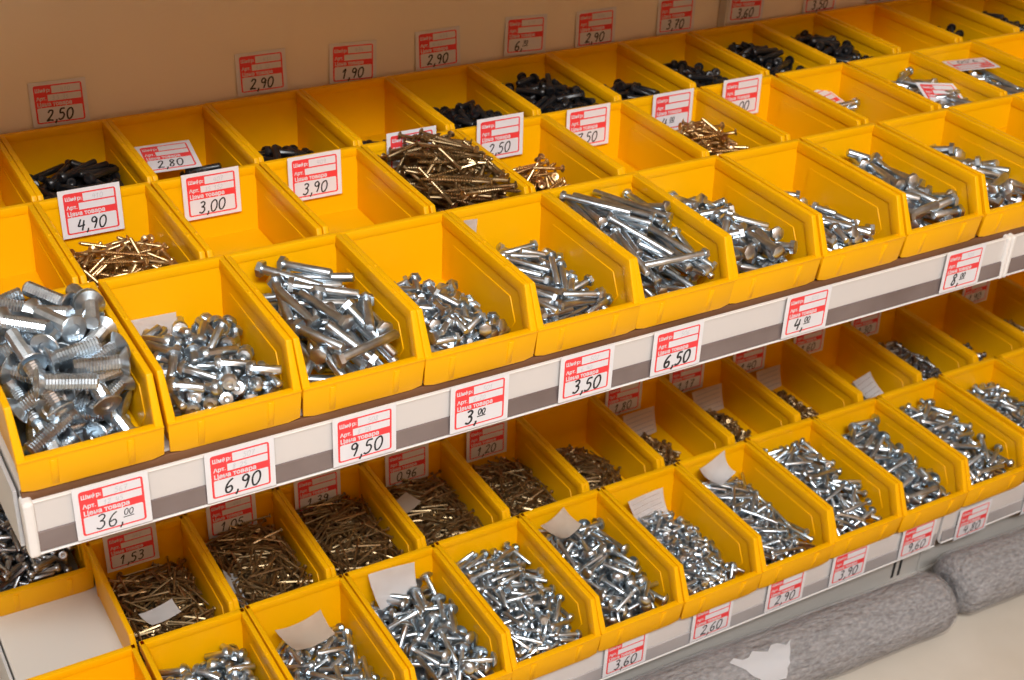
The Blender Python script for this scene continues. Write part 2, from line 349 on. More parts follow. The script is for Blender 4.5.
# ------------------------------------------------------------------ pile settling on a height field
GN = 0.012       # grid cell, pitch units
GX = int(0.86 / GN); GY = int(1.46 / GN)
gx = -0.43 + (np.arange(GX) + 0.5) * GN; gy = 0.025 + (np.arange(GY) + 0.5) * GN
YY, XX = np.meshgrid(gy, gx)     # shape (GX, GY)
def settle(T, kinds, rng, nmax, layer, align=None, spread=0.5, over=0.0, ncand=14, sink=0.25, tries=30):
    """kinds: list of (L,d,hd) in pitch units. Drops rods one by one where the heap is lowest against T(x,y).
    Returns core height field and the list of poses (kind, centre, slope dir, roll)."""
    Tg = T(XX, YY); core = np.maximum(Tg - layer, 0.026); h = core.copy()
    owner = -np.ones(h.shape, int); out = []; fails = 0
    while len(out) < nmax and fails < tries:
        kind = rng.randrange(len(kinds)); L, d, hd, = kinds[kind]; R, r = hd / 2, d / 2
        best = None; hl = 0.45 * d if hd > 2 * d else 0.6 * d
        n = max(9, int(L / GN)); s = np.linspace(-L / 2, L / 2, n); rad = np.where(s < -L / 2 + hl, R, r)
        gap = (h - Tg); gap[Tg < 0.03] = 9; low = np.argpartition(gap.ravel(), 60)[:60]
        for c in range(ncand):
            yaw = rng.uniform(0, 2 * math.pi) if align is None or rng.random() > align[1] else align[0] + rng.choice((0, math.pi)) + rng.gauss(0, spread)
            cyw, syw = math.cos(yaw), math.sin(yaw)
            mx = 0.415 - abs(cyw) * L / 2 * 0.97 - abs(syw) * R * 0.8; lo = 0.05 + abs(syw) * L / 2 * 0.97 + abs(cyw) * R * 0.8; hi = 1.455 - abs(syw) * L / 2 * 0.97 - abs(cyw) * R * 0.8
            if mx <= 0.0 or hi <= lo: continue
            x = rng.uniform(-mx, mx); y = rng.uniform(lo, hi)
            if c % 2:
                q0 = int(low[rng.randrange(60)]); off = rng.uniform(-0.45, 0.45) * L
                x = min(mx, max(-mx, gx[q0 // GY] - off * cyw)); y = min(hi, max(lo, gy[q0 % GY] - off * syw))
            i = min(GX - 1, max(0, int((x + 0.43) / GN))); j = min(GY - 1, max(0, int((y - 0.025) / GN)))
            if Tg[i, j] < 0.03: continue
            hs = np.full(n, 0.026)
            for off in (-0.6, 0.0, 0.6):
                px = x + s * cyw - off * rad * syw; py = y + s * syw + off * rad * cyw
                ii = np.clip(((px + 0.43) / GN).astype(int), 0, GX - 1); jj = np.clip(((py - 0.025) / GN).astype(int), 0, GY - 1)
                hs = np.maximum(hs, h[ii, jj] - (0 if off == 0 else 0.2 * r))
            q = hs + rad
            # upper hull edge that straddles the middle
            ng = s < 0; la, qa = s[ng], q[ng]; lb, qb = s[~ng], q[~ng]
            mid = (qa[:, None] * lb[None, :] - qb[None, :] * la[:, None]) / (lb[None, :] - la[:, None])
            ia, ib = np.unravel_index(np.argmax(mid), mid.shape); z = mid[ia, ib]; sl = (qb[ib] - qa[ia]) / (lb[ib] - la[ia])
            if abs(sl) > 0.75: continue
            dl = z + 0.12 * abs(sl) * L - r - sink * d - Tg[i, j]
            if best is None or dl < best[0]: best = (dl, x, y, yaw, z, sl)
        if best is None or best[0] > over + 0.2 * d: fails += 1; continue
        _, x, y, yaw, z, sl = best; cyw, syw = math.cos(yaw), math.sin(yaw)
        # mild sinking into the soft heap keeps gaps small
        z -= sink * d
        idx = len(out); out.append((kind, (x, y, z), yaw, sl, rng.uniform(0, 6.28)))
        cs = 1 / math.sqrt(1 + sl * sl)
        x0, x1 = x - abs(cyw) * L / 2 - R, x + abs(cyw) * L / 2 + R; y0, y1 = y - abs(syw) * L / 2 - R, y + abs(syw) * L / 2 + R
        i0, i1 = max(0, int((x0 + 0.43) / GN)), min(GX, int((x1 + 0.43) / GN) + 1); j0, j1 = max(0, int((y0 - 0.025) / GN)), min(GY, int((y1 - 0.025) / GN) + 1)
        sx = XX[i0:i1, j0:j1] - x; sy = YY[i0:i1, j0:j1] - y
        ss = (sx * cyw + sy * syw); dd = np.abs(-sx * syw + sy * cyw)
        rr = np.where(ss < -L / 2 * cs + hl, R, r)
        inside = (np.abs(ss) <= L / 2 * cs) & (dd < rr)
        top = z + sl * ss + np.sqrt(np.maximum(rr * rr - dd * dd, 0))
        sub = h[i0:i1, j0:j1]; m = inside & (top > sub)
        sub[m] = top[m]; owner[i0:i1, j0:j1][m] = idx
    cnt = np.bincount(owner[owner >= 0], minlength=len(out)) if out else np.zeros(0)
    return core, out, cnt, h

MESHC = {}; PILE = {}
def fast_mesh(kind, L, d, hd, mat):
    key = (kind, round(L, 4), round(d, 4), round(hd, 4), mat)
    if key not in MESHC:
        H, S, _ = fastener(kind, L * U, d * U, hd * U)
        whole = bmesh.new(); merge(whole, H.copy()); merge(whole, S.copy())
        hm = mesh_of(H, 'head', M[mat], 35); sm = mesh_of(S, 'shank', M[mat], 50 if kind != 'csk' else 22)
        wm = mesh_of(whole, kind, M[mat], 45)
        vv = np.empty(len(wm.vertices) * 3); wm.vertices.foreach_get('co', vv)
        pl = [tuple(p.vertices) for p in wm.polygons]
        MESHC[key] = (hm, sm, wm, vv.reshape(-1, 3), pl)
    return MESHC[key]

def pose_matrix(pose):
    kind, (x, y, z), yaw, sl, roll = pose
    ax = Vector((math.cos(yaw), math.sin(yaw), sl)).normalized()
    side = Vector((0, 0, 1)).cross(ax).normalized(); up = ax.cross(side)
    m = Matrix((ax, side, up)).transposed() @ Matrix.Rotation(roll, 3, 'X')
    return m.to_4x4()

def fill(row, k, kind, sizes, mat, T, ind, label, cat, name, stuff_label, group, nmax=160, layer=0.18, align=None, parts=False, seed=0, spread=0.5, over=0.0, lift=0.06, opt={}):
    cx, cy, cz = BINS[(row, k)]
    rng = random.Random(1000 * seed + 31 * k + len(row) * 7 + ord(row[-1]))
    T0 = T; T = lambda X, Y: np.where(T0(X, Y) > 0.02, T0(X, Y) + lift, 0.0)
    core, poses, cnt, hf = settle(T, sizes, rng, nmax, layer, align, spread, over, **opt)
    order = sorted(range(len(poses)), key=lambda i: -cnt[i]); keep = set(i for i in order[:ind] if cnt[i] >= 4)
    base = V(cx, cy, cz); PILE[(row, k)] = hf
    bv = []; bf = []; bmi = []
    for i, p in enumerate(poses):
        L, d, hd = sizes[p[0]]; hm, sm, wm, vv, pl = fast_mesh(kind, L, d, hd, mat)
        m = pose_matrix(p); m.translation = base + Vector(p[1]) * U
        if i in keep:
            if parts:
                r = link(name, None); r.matrix_world = m; link('head', hm, r); link('shank', sm, r)
            else:
                r = link(name, wm); r.matrix_world = m
            tag(r, label, cat, group)
        else:
            A = np.array(m.to_3x3()); off = len(bv)
            bv.extend((vv @ A.T + np.array(m.translation)).tolist()); bf.extend([tuple(a + off for a in f) for f in pl]); bmi.extend([0] * len(pl))
    # core below the visible layers
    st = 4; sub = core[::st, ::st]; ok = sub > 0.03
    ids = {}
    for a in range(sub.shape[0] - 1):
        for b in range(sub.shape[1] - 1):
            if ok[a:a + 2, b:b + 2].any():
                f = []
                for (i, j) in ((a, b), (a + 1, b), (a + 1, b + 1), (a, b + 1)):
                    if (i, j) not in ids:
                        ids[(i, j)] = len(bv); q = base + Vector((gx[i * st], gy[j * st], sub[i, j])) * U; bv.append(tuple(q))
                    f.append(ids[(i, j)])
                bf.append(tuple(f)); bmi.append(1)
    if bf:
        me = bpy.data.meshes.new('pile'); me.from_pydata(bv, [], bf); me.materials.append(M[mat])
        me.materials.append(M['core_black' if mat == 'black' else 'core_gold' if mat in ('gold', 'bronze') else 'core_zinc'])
        me.polygons.foreach_set('material_index', bmi); me.polygons.foreach_set('use_smooth', [True] * len(bf)); me.set_sharp_from_angle(angle=math.radians(45))
        tag(link(name + '_pile', me), stuff_label, cat + ' pile', None, 'stuff')
    return len(poses), len(keep)

def clampT(f):
    return lambda X, Y: np.maximum(f(X, Y), 0.0)
def slab(front, back, left=0.0, right=0.0, y1=1.46, bump=0.0, by=0.7, bx=0.0, y0=0.0):
    """level falling from front to back, with extra height at the left/right side and a central bump; empty beyond y1"""
    def f(X, Y):
        t = Y / 1.46
        z = front + (back - front) * t + left * np.clip(-X / 0.43, 0, 1) + right * np.clip(X / 0.43, 0, 1)
        z = z + bump * np.exp(-((X - bx) / 0.30) ** 2 - ((Y - by) / 0.40) ** 2)
        z = z - np.clip((Y - y1) / 0.12, 0, 3) - np.clip((y0 - Y) / 0.12, 0, 3)
        return np.maximum(z, 0)
    return f
def mound(px, py, hgt, sx, sy):
    return lambda X, Y: np.maximum(hgt * np.exp(-((X - px) / sx) ** 2 - ((Y - py) / sy) ** 2) - 0.02, 0)

# ------------------------------------------------------------------ price tags
STROKES = {
 '0': [[(.30, .98), (.10, .80), (.05, .45), (.16, .05), (.36, .03), (.52, .30), (.54, .68), (.42, .95), (.26, .96)]],
 '1': [[(.08, .66), (.34, .98), (.30, .5), (.26, .0)]],
 '2': [[(.08, .76), (.22, .97), (.45, .93), (.46, .70), (.28, .36), (.04, .04), (.28, .10), (.58, .03)]],
 '3': [[(.10, .90), (.32, .99), (.48, .84), (.38, .62), (.20, .54)], [(.20, .54), (.44, .48), (.48, .22), (.28, .01), (.04, .12)]],
 '4': [[(.18, .98), (.10, .66), (.04, .42), (.30, .42), (.56, .46)], [(.46, .86), (.42, .4), (.38, .0)]],
 '5': [[(.52, .98), (.20, .95), (.14, .60), (.36, .60), (.50, .38), (.38, .08), (.16, .0), (.02, .10)]],
 '6': [[(.46, .96), (.22, .76), (.07, .40), (.14, .06), (.36, .02), (.48, .22), (.38, .44), (.12, .36)]],
 '7': [[(.04, .92), (.30, .95), (.54, .96), (.38, .55), (.26, .0)], [(.16, .50), (.48, .52)]],
 '8': [[(.48, .82), (.30, .98), (.12, .82), (.26, .58), (.44, .30), (.32, .03), (.10, .14), (.20, .46), (.42, .70), (.48, .84)]],
 '9': [[(.48, .78), (.32, .98), (.12, .86), (.14, .62), (.36, .56), (.50, .80), (.46, .40), (.34, .02)]],
 ',': [[(.14, .10), (.16, -.04), (.06, -.26)]], '_': [[(.0, .0), (.5, .02), (1.05, .03)]], '-': [[(0, .45), (.4, .47)]]}
def smooth_line(P, n=5):
    P = [Vector(p) for p in P]; out = []
    for i in range(len(P) - 1):
        p0 = P[max(i - 1, 0)]; p1 = P[i]; p2 = P[i + 1]; p3 = P[min(i + 2, len(P) - 1)]
        for k in range(n):
            t = k / n
            out.append(0.5 * ((2 * p1) + (p2 - p0) * t + (2 * p0 - 5 * p1 + 4 * p2 - p3) * t * t + (3 * p1 - p0 - 3 * p2 + p3) * t ** 3))
    out.append(P[-1]); return out
def ribbon(bm, pts, wdt, z, slope=0.0):
    n = len(pts); L = []; R = []
    for i, p in enumerate(pts):
        a = pts[max(i - 1, 0)]; b = pts[min(i + 1, n - 1)]; t = (b - a)
        if t.length < 1e-9: t = Vector((1, 0))
        t.normalize(); nn = Vector((-t.y, t.x)) * wdt / 2
        L.append(bm.verts.new((p.x + nn.x, p.y + nn.y, z))); R.append(bm.verts.new((p.x - nn.x, p.y - nn.y, z)))
    for i in range(n - 1):
        bm.faces.new((R[i], R[i + 1], L[i + 1], L[i]))
def write(bm, text, x, y, h, wdt, z, slant=0.18, rng=None):
    """text: digits and comma; a part after '^' is written small, raised and underlined"""
    main, _, sup = text.partition('^')
    for seg, hh, yo in ((main, h, 0.0), (sup, h * 0.42, h * 0.52)):
        if not seg: continue
        xs = x
        for ch in seg:
            jy = rng.uniform(-0.04, 0.04) * hh if rng else 0
            for st in STROKES.get(ch, []):
                pts = [Vector((x + (p[0] + slant * p[1]) * hh, y + yo + jy + p[1] * hh)) for p in st]
                ribbon(bm, [Vector(q) for q in smooth_line(pts)], wdt * (0.62 if seg is sup else 1), z)
            x += (0.30 if ch in ',-' else 0.70) * hh
        if seg is sup:
            ribbon(bm, smooth_line([(xs - 0.1 * hh, y + yo - hh * 0.32), (x, y + yo - hh * 0.26)]), wdt * 0.6, z)
    return x
TW, TH = 0.525 * U, 0.435 * U
E1 = 0.00012
def quad(bm, x0, x1, y0, y1, z, mi=0):
    v = [bm.verts.new(p) for p in ((x0, y0, z), (x1, y0, z), (x1, y1, z), (x0, y1, z))]; f = bm.faces.new(v); f.material_index = mi
def rquad(bm, x0, x1, y0, y1, z, r, mi=0, n=4):
    pts = []
    for cx, cy, a0 in ((x1 - r, y1 - r, 0), (x0 + r, y1 - r, 90), (x0 + r, y0 + r, 180), (x1 - r, y0 + r, 270)):
        for k in range(n + 1):
            a = math.radians(a0 + 90 * k / n); pts.append(bm.verts.new((cx + r * math.cos(a), cy + r * math.sin(a), z)))
    f = bm.faces.new(pts); f.material_index = mi
def text_mesh(items, mat, name):
    bm = bmesh.new()
    for s, x, y, size, z in items:
        cu = bpy.data.curves.new('t', 'FONT'); cu.body = s; cu.size = size; cu.offset = size * 0.03; cu.resolution_u = 2
        o = bpy.data.objects.new('t', cu); COL.objects.link(o)
        dg = bpy.context.evaluated_depsgraph_get(); me = bpy.data.meshes.new_from_object(o.evaluated_get(dg))
        t = bmesh.new(); t.from_mesh(me); bmesh.ops.translate(t, vec=(x, y, z), verts=t.verts[:]); merge(bm, t)
        bpy.data.objects.remove(o); bpy.data.meshes.remove(me); bpy.data.curves.remove(cu)
    return mesh_of(bm, name, mat)
def fx(a): return (a - 0.5) * TW
def fy(b): return (0.5 - b) * TH
bm = bmesh.new(); add_box(bm, -TW / 2, TW / 2, -TH / 2, TH / 2, -0.0005, 0.0)
CARD = mesh_of(bm, 'card', M['card'])
bm = bmesh.new()
rquad(bm, fx(.075), fx(.925), fy(.93), fy(.075), E1, 0.0022)
REDP = mesh_of(bm, 'red_print', M['red'])
bm = bmesh.new()
quad(bm, fx(.39), fx(.895), fy(.265), fy(.105), 2 * E1); quad(bm, fx(.31), fx(.895), fy(.435), fy(.295), 2 * E1)
rquad(bm, fx(.105), fx(.895), fy(.90), fy(.575), 2 * E1, 0.0012)
FIELDS = mesh_of(bm, 'blank_fields', M['field'])
PTEXT = text_mesh([('Шифр:', fx(.10), fy(.225), 0.0049, 2 * E1), ('Арт.', fx(.11), fy(.405), 0.0049, 2 * E1), ('Цена товара', fx(.11), fy(.545), 0.0056, 2 * E1)], M['field'], 'printed_words')
def price_tag(loc, price, label, code='', rot=(math.pi / 2, 0, 0), group='red and white price tags', sub='', bold=1.0, size=1.0, up=0.0):
    """tag centre at loc, upright facing -Y by default"""
    r = tag(link('price_tag', CARD, None, loc, rot), label, 'price tag', group)
    rp = link('red_print', REDP, r); link('blank_fields', FIELDS, rp); link('printed_words', PTEXT, rp)
    rng = random.Random(price + label)
    if price:
        bm = bmesh.new(); write(bm, price, fx(.24), fy(.875 - up), 0.0112 * size, 0.00145 * bold, 3 * E1, 0.16, rng)
        link('handwritten_price', mesh_of(bm, 'handwritten_price', M['ink']), r)
    bm = bmesh.new()
    if code: write(bm, code, fx(.54), fy(.245), 0.0046, 0.0004, 3 * E1, 0.15, rng)
    if sub: write(bm, sub, fx(.38), fy(.42), 0.0042, 0.0004, 3 * E1, 0.15, rng)
    if len(bm.verts): link('faint_code', mesh_of(bm, 'faint_code', M['pencil']), r)
    else: bm.free()
    return r

def scrap(name, loc, rot, wd, hg, label, bend=0.15, mat='paper', lines=0, seed=1):
    rng = random.Random(seed); n = 6; bm = bmesh.new(); g = []
    for i in range(n + 1):
        row = []
        for j in range(n + 1):
            u, v = i / n - 0.5, j / n - 0.5
            x = u * wd * U * (1 + 0.10 * v + rng.uniform(-.01, .01)); y = v * hg * U * (1 - 0.12 * u)
            z = bend * U * (u * u * 0.8 + 0.5 * v * v + 0.3 * u * v)
            row.append(bm.verts.new((x, y, z)))
        g.append(row)
    for i in range(n):
        for j in range(n): bm.faces.new((g[i][j], g[i + 1][j], g[i + 1][j + 1], g[i][j + 1]))
    bmesh.ops.solidify(bm, geom=bm.faces[:], thickness=0.0003)
    o = tag(link(name, mesh_of(bm, name, M[mat], 60), None, loc, rot), label, 'paper', 'loose paper slips in the bins')
    if lines:
        bm = bmesh.new()
        for q in range(lines):
            v = (q + 1) / (lines + 1) - 0.5
            pts = []
            for i in range(n + 1):
                u = (i / n - 0.5) * 0.84; pts.append((u * wd * U, v * hg * U, bend * U * (u * u * 0.8 + 0.5 * v * v + 0.3 * u * v) + 0.0006))
            for a, b in zip(pts, pts[1:]):
                e = 0.0005
                bm.faces.new([bm.verts.new(p) for p in ((a[0], a[1] - e, a[2]), (b[0], b[1] - e, b[2]), (b[0], b[1] + e, b[2]), (a[0], a[1] + e, a[2]))])
        link('printed_lines', mesh_of(bm, 'printed_lines', M['line']), o)
    return o

# ================================================================== contents
# ---- upper front row
UF = ['yellow bin of big countersunk bolts at the left end of the upper front row', 'yellow bin of short bolts above the 6,90 tag', 'third yellow bin from the left in the upper front row, full of hex bolts',
      'yellow bin of small hex bolts above the 3,00 tag on the upper rail', 'yellow bin of medium bolts above the 3,50 tag', 'yellow bin of long thin bolts above the 6,50 tag',
      'yellow bin of bolts in the upper front row, right of the long bolts', 'yellow bin above the 4,00 tag, half empty on its right', 'yellow bin of thick hex bolts left of the 8,00 tag',
      'yellow bin of hex bolts in the upper front row nearest the rail joint', 'rightmost visible yellow bin of the upper front row', 'yellow bin of the upper front row cut by the right picture edge']
for k, l in enumerate(UF): make_bin('F', k, l)
UM = ['empty yellow bin at the left end of the upper middle row', 'yellow bin with the 4,90 tag and brass screws', 'empty yellow bin right of the few brass screws, tag 3,00 on its back wall', 'empty yellow bin just left of the heap of brown screws, tag 3,90 inside',
      'yellow bin heaped over the rim with brown screws', 'yellow bin with the 2,50 tag inside and few brass screws', 'almost empty yellow bin of the upper middle row with a couple of brass screws', 'yellow bin of brass screws left of the empty bin tagged ,00',
      'empty yellow bin in the upper middle row, its tag partly hidden at the back', 'yellow bin of the upper middle row with a tag corner and one bolt', 'yellow bin of the upper middle row with few zinc bolts and a fallen tag', 'yellow bin of the upper middle row with the upside down 9,50 tag',
      'yellow bin of the upper middle row next to the right picture edge', 'yellow bin of the upper middle row cut by the right picture edge']
for k, l in enumerate(UM): make_bin('M', k, l)
UB = ['yellow bin at the left picture edge in the back row', 'yellow bin of long black screws under the 2,50 wall tag', 'yellow back row bin with the loose 2,80 tag inside', 'yellow back row bin right of the one with the loose tag',
      'nearly bare yellow back row bin behind the heap of brown screws', 'yellow back row bin left of the one below the 6,70 wall tag', 'yellow back row bin below the 6,70 wall tag, well filled with black screws', 'yellow back row bin with few black screws right of the well filled one',
      'yellow back row bin under the 3,70 wall tag, behind a small brass screw pile', 'yellow back row bin of black screws under the 3,60 wall tag', 'yellow back row bin of black screws left of the empty one', 'empty yellow back row bin near the upper right corner',
      'yellow back row bin with a few black screws near the upper right corner', 'yellow back row bin at the upper right corner of the picture', 'rearmost yellow back row bin at the right picture edge']
for k, l in enumerate(UB): make_bin('B', k, l)
LF = ['empty yellow bin at the lower left corner of the picture', 'yellow bin of short bolts at the bottom edge, second from the left', 'yellow bin of bolts with a tan slip at the bottom edge', 'yellow bin of dome headed bolts with a white slip on the bottom shelf',
      'yellow bin of mixed thin bolts left of the 3,60 tag', 'yellow bin of dome headed bolts with a tan slip in its corner', 'yellow bin of small screws above the 2,60 tag', 'yellow bin of thin screws above the 2,90 tag',
      'yellow bin of long thin screws above the 3,90 tag', 'yellow bin of dome headed bolts just left of the bottom rail joint', 'yellow bin of bolts above the 4,80 tag', 'yellow bin of small bolts on the bottom shelf by the right picture edge',
      'yellow bottom shelf bin cut by the right picture edge', ]
for k, l in enumerate(LF): make_bin('LF', k, l)
LM = [None, 'leftmost shaded yellow bin of brown nails, tag 1,53 on its back wall', 'second shaded yellow bin of brown nails from the left, tag 1,05', 'third shaded yellow bin of brown nails from the left, tag 1,39', 'fourth shaded yellow bin of brown nails, small tan slip inside, tag 0,96',
      'fifth shaded yellow bin of brown nails from the left, tag 1,20', 'shaded yellow bin without a visible tag, a small heap of nails inside', 'shaded yellow bin with the 1,80 tag and a leaning slip', 'shaded yellow bin with the tag ending in 17 and a leaning slip',
      'shaded yellow bin below the 6,50 and 4,00 rail tags with small screws', 'shaded yellow bin with a white slip near its front, below the 4,00 tag', 'shaded yellow bin of zinc screws below the 8,00 tag, left one', 'shaded yellow bin of zinc screws below the rail joint',
      'shaded yellow bin at the right picture edge, under the upper rail', 'shaded yellow bin cut by the right picture edge, under the upper rail']
for k, l in enumerate(LM):
    if l: make_bin('LM', k, l)
make_bin('LB', 0, 'shaded yellow bin of grey screws behind the bare patch of shelf')
make_bin('LB', 1, 'shaded yellow bin at the very back of the bottom shelf, right of the grey screws')

G = 'fasteners in the bins'
# upper front row piles
fill('F', 0, 'csk', [(0.40, 0.120, 0.215), (0.36, 0.120, 0.215)], 'zinc', slab(0.44, 0.50, bump=0.16, by=0.75), 80, 'thick zinc countersunk bolt in the overfull bin above the 36,00 tag', 'bolt', 'countersunk_bolt', 'lower layers of thick countersunk bolts above the 36,00 tag', 'countersunk bolts of the 36,00 bin', 260, 0.50, parts=True, seed=3, over=0.10, opt=dict(ncand=40, sink=0.38, tries=140))
fill('F', 1, 'pan', [(0.26, 0.068, 0.125), (0.22, 0.068, 0.125), (0.30, 0.068, 0.125)], 'zinc', slab(0.30, 0.14, y1=1.25, bump=0.06, by=0.8), 120, 'short zinc bolt with round head in the bin above the 6,90 tag', 'bolt', 'round_head_bolt', 'lower layers of short bolts above the 6,90 tag', 'short bolts of the 6,90 bin', 320, 0.4, parts=True, seed=4, over=0.03)
HEX = [
 (2, [(0.56, 0.078, 0.142), (0.46, 0.078, 0.142)], slab(0.30, 0.34, bump=0.10, by=0.9), 60, (1.7, 0.65), 'hex bolt in the third bin from the left, upper front row', 'hex bolts of the 9,50 bin', 120, 0.25),
 (3, [(0.22, 0.058, 0.112), (0.20, 0.058, 0.112)], slab(0.27, 0.10, left=0.04, right=-0.16, y1=1.15, bump=0.08, by=0.75, bx=-0.08), 60, None, 'small hex bolt in the bin above the 3,00 tag on the rail', 'small hex bolts of the 3,00 bin', 200, 0.2),
 (4, [(0.42, 0.058, 0.105), (0.36, 0.058, 0.105)], slab(0.24, 0.16, left=0.04, right=-0.08, y1=1.3, bump=0.06, by=0.9), 48, None, 'medium bolt in the bin with the small corner sticker', 'bolts of the 3,50 bin', 140, 0.2),
 (5, [(0.80, 0.060, 0.100), (0.66, 0.060, 0.100)], slab(0.32, 0.44, left=0.08, bump=0.06, by=0.9), 44, (1.9, 0.9), 'long thin bolt in the bin above the 6,50 tag', 'long bolts of the 6,50 bin', 130, 0.25),
 (6, [(0.40, 0.078, 0.135), (0.34, 0.078, 0.135)], slab(0.24, 0.22, right=-0.06, bump=0.06, by=0.9), 40, (1.9, 0.4), 'bolt in the bin just right of the long thin bolts', 'bolts right of the long bolts', 110, 0.22),
 (7, [(0.50, 0.066, 0.11), (0.24, 0.066, 0.11)], slab(0.22, 0.13, right=-0.10, y1=1.35), 32, (1.9, 0.5), 'bolt in the half empty bin above the 4,00 tag', 'bolts of the 4,00 bin', 110, 0.18),
 (8, [(0.50, 0.084, 0.145), (0.36, 0.084, 0.145)], slab(0.22, 0.34, bump=0.04, right=-0.06, y1=1.4), 32, (1.9, 0.7), 'thick hex bolt in the bin left of the 8,00 tag', 'hex bolts left of the 8,00 bin', 110, 0.22),
 (9, [(0.46, 0.080, 0.14), (0.36, 0.080, 0.14)], slab(0.24, 0.26, right=-0.05, y1=1.25), 28, (1.9, 0.6), 'hex bolt in the upper front bin nearest the rail joint', 'hex bolts of the 8,00 bin', 90, 0.2)]
for k, sz, T, ind, al, nm, gr, nmax, lay in HEX:
    fill('F', k, 'hex', sz, 'zinc', T, ind, 'zinc ' + nm, 'bolt', 'hex_bolt', 'lower layers: each zinc ' + nm, gr, nmax * 2, 0.45, al, parts=k < 6, seed=5, over=0.03)
fill('F', 10, 'hex', [(0.22, 0.07, 0.12)], 'zinc', mound(-0.05, 0.85, 0.26, 0.4, 0.45), 20, 'short zinc bolt in the rightmost visible bin of the upper front row', 'bolt', 'hex_bolt', 'lower bolts in the rightmost visible bin of the upper front row', 'bolts of the last upper front bin', 60, 0.2, seed=6)
# upper middle row: brass coloured wood screws
fill('M', 1, 'wood', [(0.52, 0.036, 0.074), (0.40, 0.036, 0.074)], 'gold', slab(0.34, 0.14, y1=1.15, bump=0.10, by=0.7), 46, 'brass coloured wood screw below the 4,90 tag', 'screw', 'wood_screw', 'lower brass screws below the 4,90 tag', 'brass screws of the 4,90 bin', 120, 0.2, seed=7, over=0.05)
fill('M', 4, 'wood', [(0.64, 0.038, 0.074), (0.56, 0.038, 0.074)], 'bronze', slab(0.54, 0.50, bump=0.18, by=0.75, bx=0.0), 130, 'brown wood screw in the heap rising over the bin rim', 'screw', 'wood_screw', 'lower layers of the heap of brown screws over the rim', 'brown screws of the heaped bin', 300, 0.26, (2.0, 0.7), seed=8, over=0.10)
fill('M', 5, 'wood', [(0.44, 0.038, 0.076), (0.36, 0.038, 0.076)], 'gold', mound(-0.02, 0.75, 0.46, 0.30, 0.40), 30, 'brass coloured wood screw in the bin with the 2,50 tag inside', 'screw', 'wood_screw', 'lower brass screws in the bin with the 2,50 tag', 'brass screws of the 2,50 bin', 60, 0.22, seed=9, over=0.05)
fill('M', 6, 'wood', [(0.32, 0.044, 0.085)], 'gold', mound(-0.22, 0.55, 0.24, 0.12, 0.18), 5, 'single brass screw lying in the almost empty middle row bin', 'screw', 'wood_screw', 'brass screws left in the almost empty middle bin', 'brass screws of the almost empty bin', 6, 0.24, seed=10, over=0.05)
fill('M', 7, 'wood', [(0.48, 0.040, 0.08), (0.38, 0.040, 0.08)], 'gold', mound(0.02, 0.80, 0.50, 0.45, 0.48), 40, 'brass coloured wood screw in the middle row bin far right of the heap', 'screw', 'wood_screw', 'lower brass screws in the bin far right of the heap', 'brass screws of the right-hand bin', 80, 0.24, seed=11, over=0.05)
fill('M', 9, 'hex', [(0.36, 0.07, 0.11)], 'zinc', mound(0.24, 1.15, 0.30, 0.18, 0.2), 4, 'lone zinc bolt beside the tag corner in the middle row', 'bolt', 'hex_bolt', 'bolts under the tag corner', 'lone bolts of the middle row', 5, 0.2, seed=12)
fill('M', 10, 'hex', [(0.46, 0.06, 0.10)], 'zinc', slab(0.34, 0.34, y1=1.35), 20, 'zinc bolt lying in the middle row bin with the fallen tag', 'bolt', 'hex_bolt', 'lower bolts in the bin with the fallen tag', 'bolts of the fallen tag bin', 60, 0.15, (1.9, 0.8), seed=13)
fill('M', 11, 'hex', [(0.70, 0.06, 0.10)], 'zinc', slab(0.32, 0.34, y1=1.3), 18, 'long zinc bolt beside the upside down 9,50 tag', 'bolt', 'hex_bolt', 'lower bolts beside the upside down 9,50 tag', 'bolts of the upside down tag bin', 30, 0.15, (1.9, 0.9), seed=14)
fill('B', 0, 'hex', [(0.36, 0.09, 0.14)], 'zinc', mound(0.2, 0.4, 0.3, 0.2, 0.25), 4, 'zinc bolt in the back row bin at the left picture edge', 'bolt', 'hex_bolt', 'bolts in the back row bin at the left edge', 'bolts of the left back bin', 6, 0.3, seed=15)
# upper back row: black screws
BL = [(1, [(0.52, 0.062, 0.11), (0.44, 0.062, 0.11)], slab(0.26, 0.16, y1=1.2, bump=0.10, by=0.8, bx=0.1), 30, 70), (2, [(0.34, 0.07, 0.12)], mound(0.20, 0.62, 0.24, 0.22, 0.35), 20, 44), (3, [(0.30, 0.075, 0.12)], mound(-0.06, 0.70, 0.26, 0.36, 0.34), 22, 44),
      (4, [(0.28, 0.065, 0.11)], mound(-0.14, 0.50, 0.24, 0.26, 0.26), 14, 30), (5, [(0.26, 0.065, 0.11)], mound(0.02, 0.66, 0.34, 0.40, 0.42), 34, 80), (6, [(0.32, 0.065, 0.11)], slab(0.28, 0.20, y1=1.2, bump=0.16, by=0.85), 40, 110),
      (7, [(0.26, 0.065, 0.11)], mound(0.05, 0.66, 0.26, 0.40, 0.36), 24, 60), (8, [(0.32, 0.062, 0.11)], slab(0.22, 0.16, y1=1.25, bump=0.06), 32, 80), (9, [(0.40, 0.07, 0.115)], slab(0.26, 0.18, y1=1.3, bump=0.12, by=0.9), 32, 80),
      (10, [(0.36, 0.07, 0.115)], slab(0.24, 0.20, y1=1.3, bump=0.10, by=0.8), 28, 80), (12, [(0.30, 0.07, 0.115)], mound(0.0, 0.8, 0.24, 0.3, 0.4), 14, 30), (13, [(0.30, 0.07, 0.115)], mound(0.0, 0.8, 0.30, 0.4, 0.45), 14, 40)]
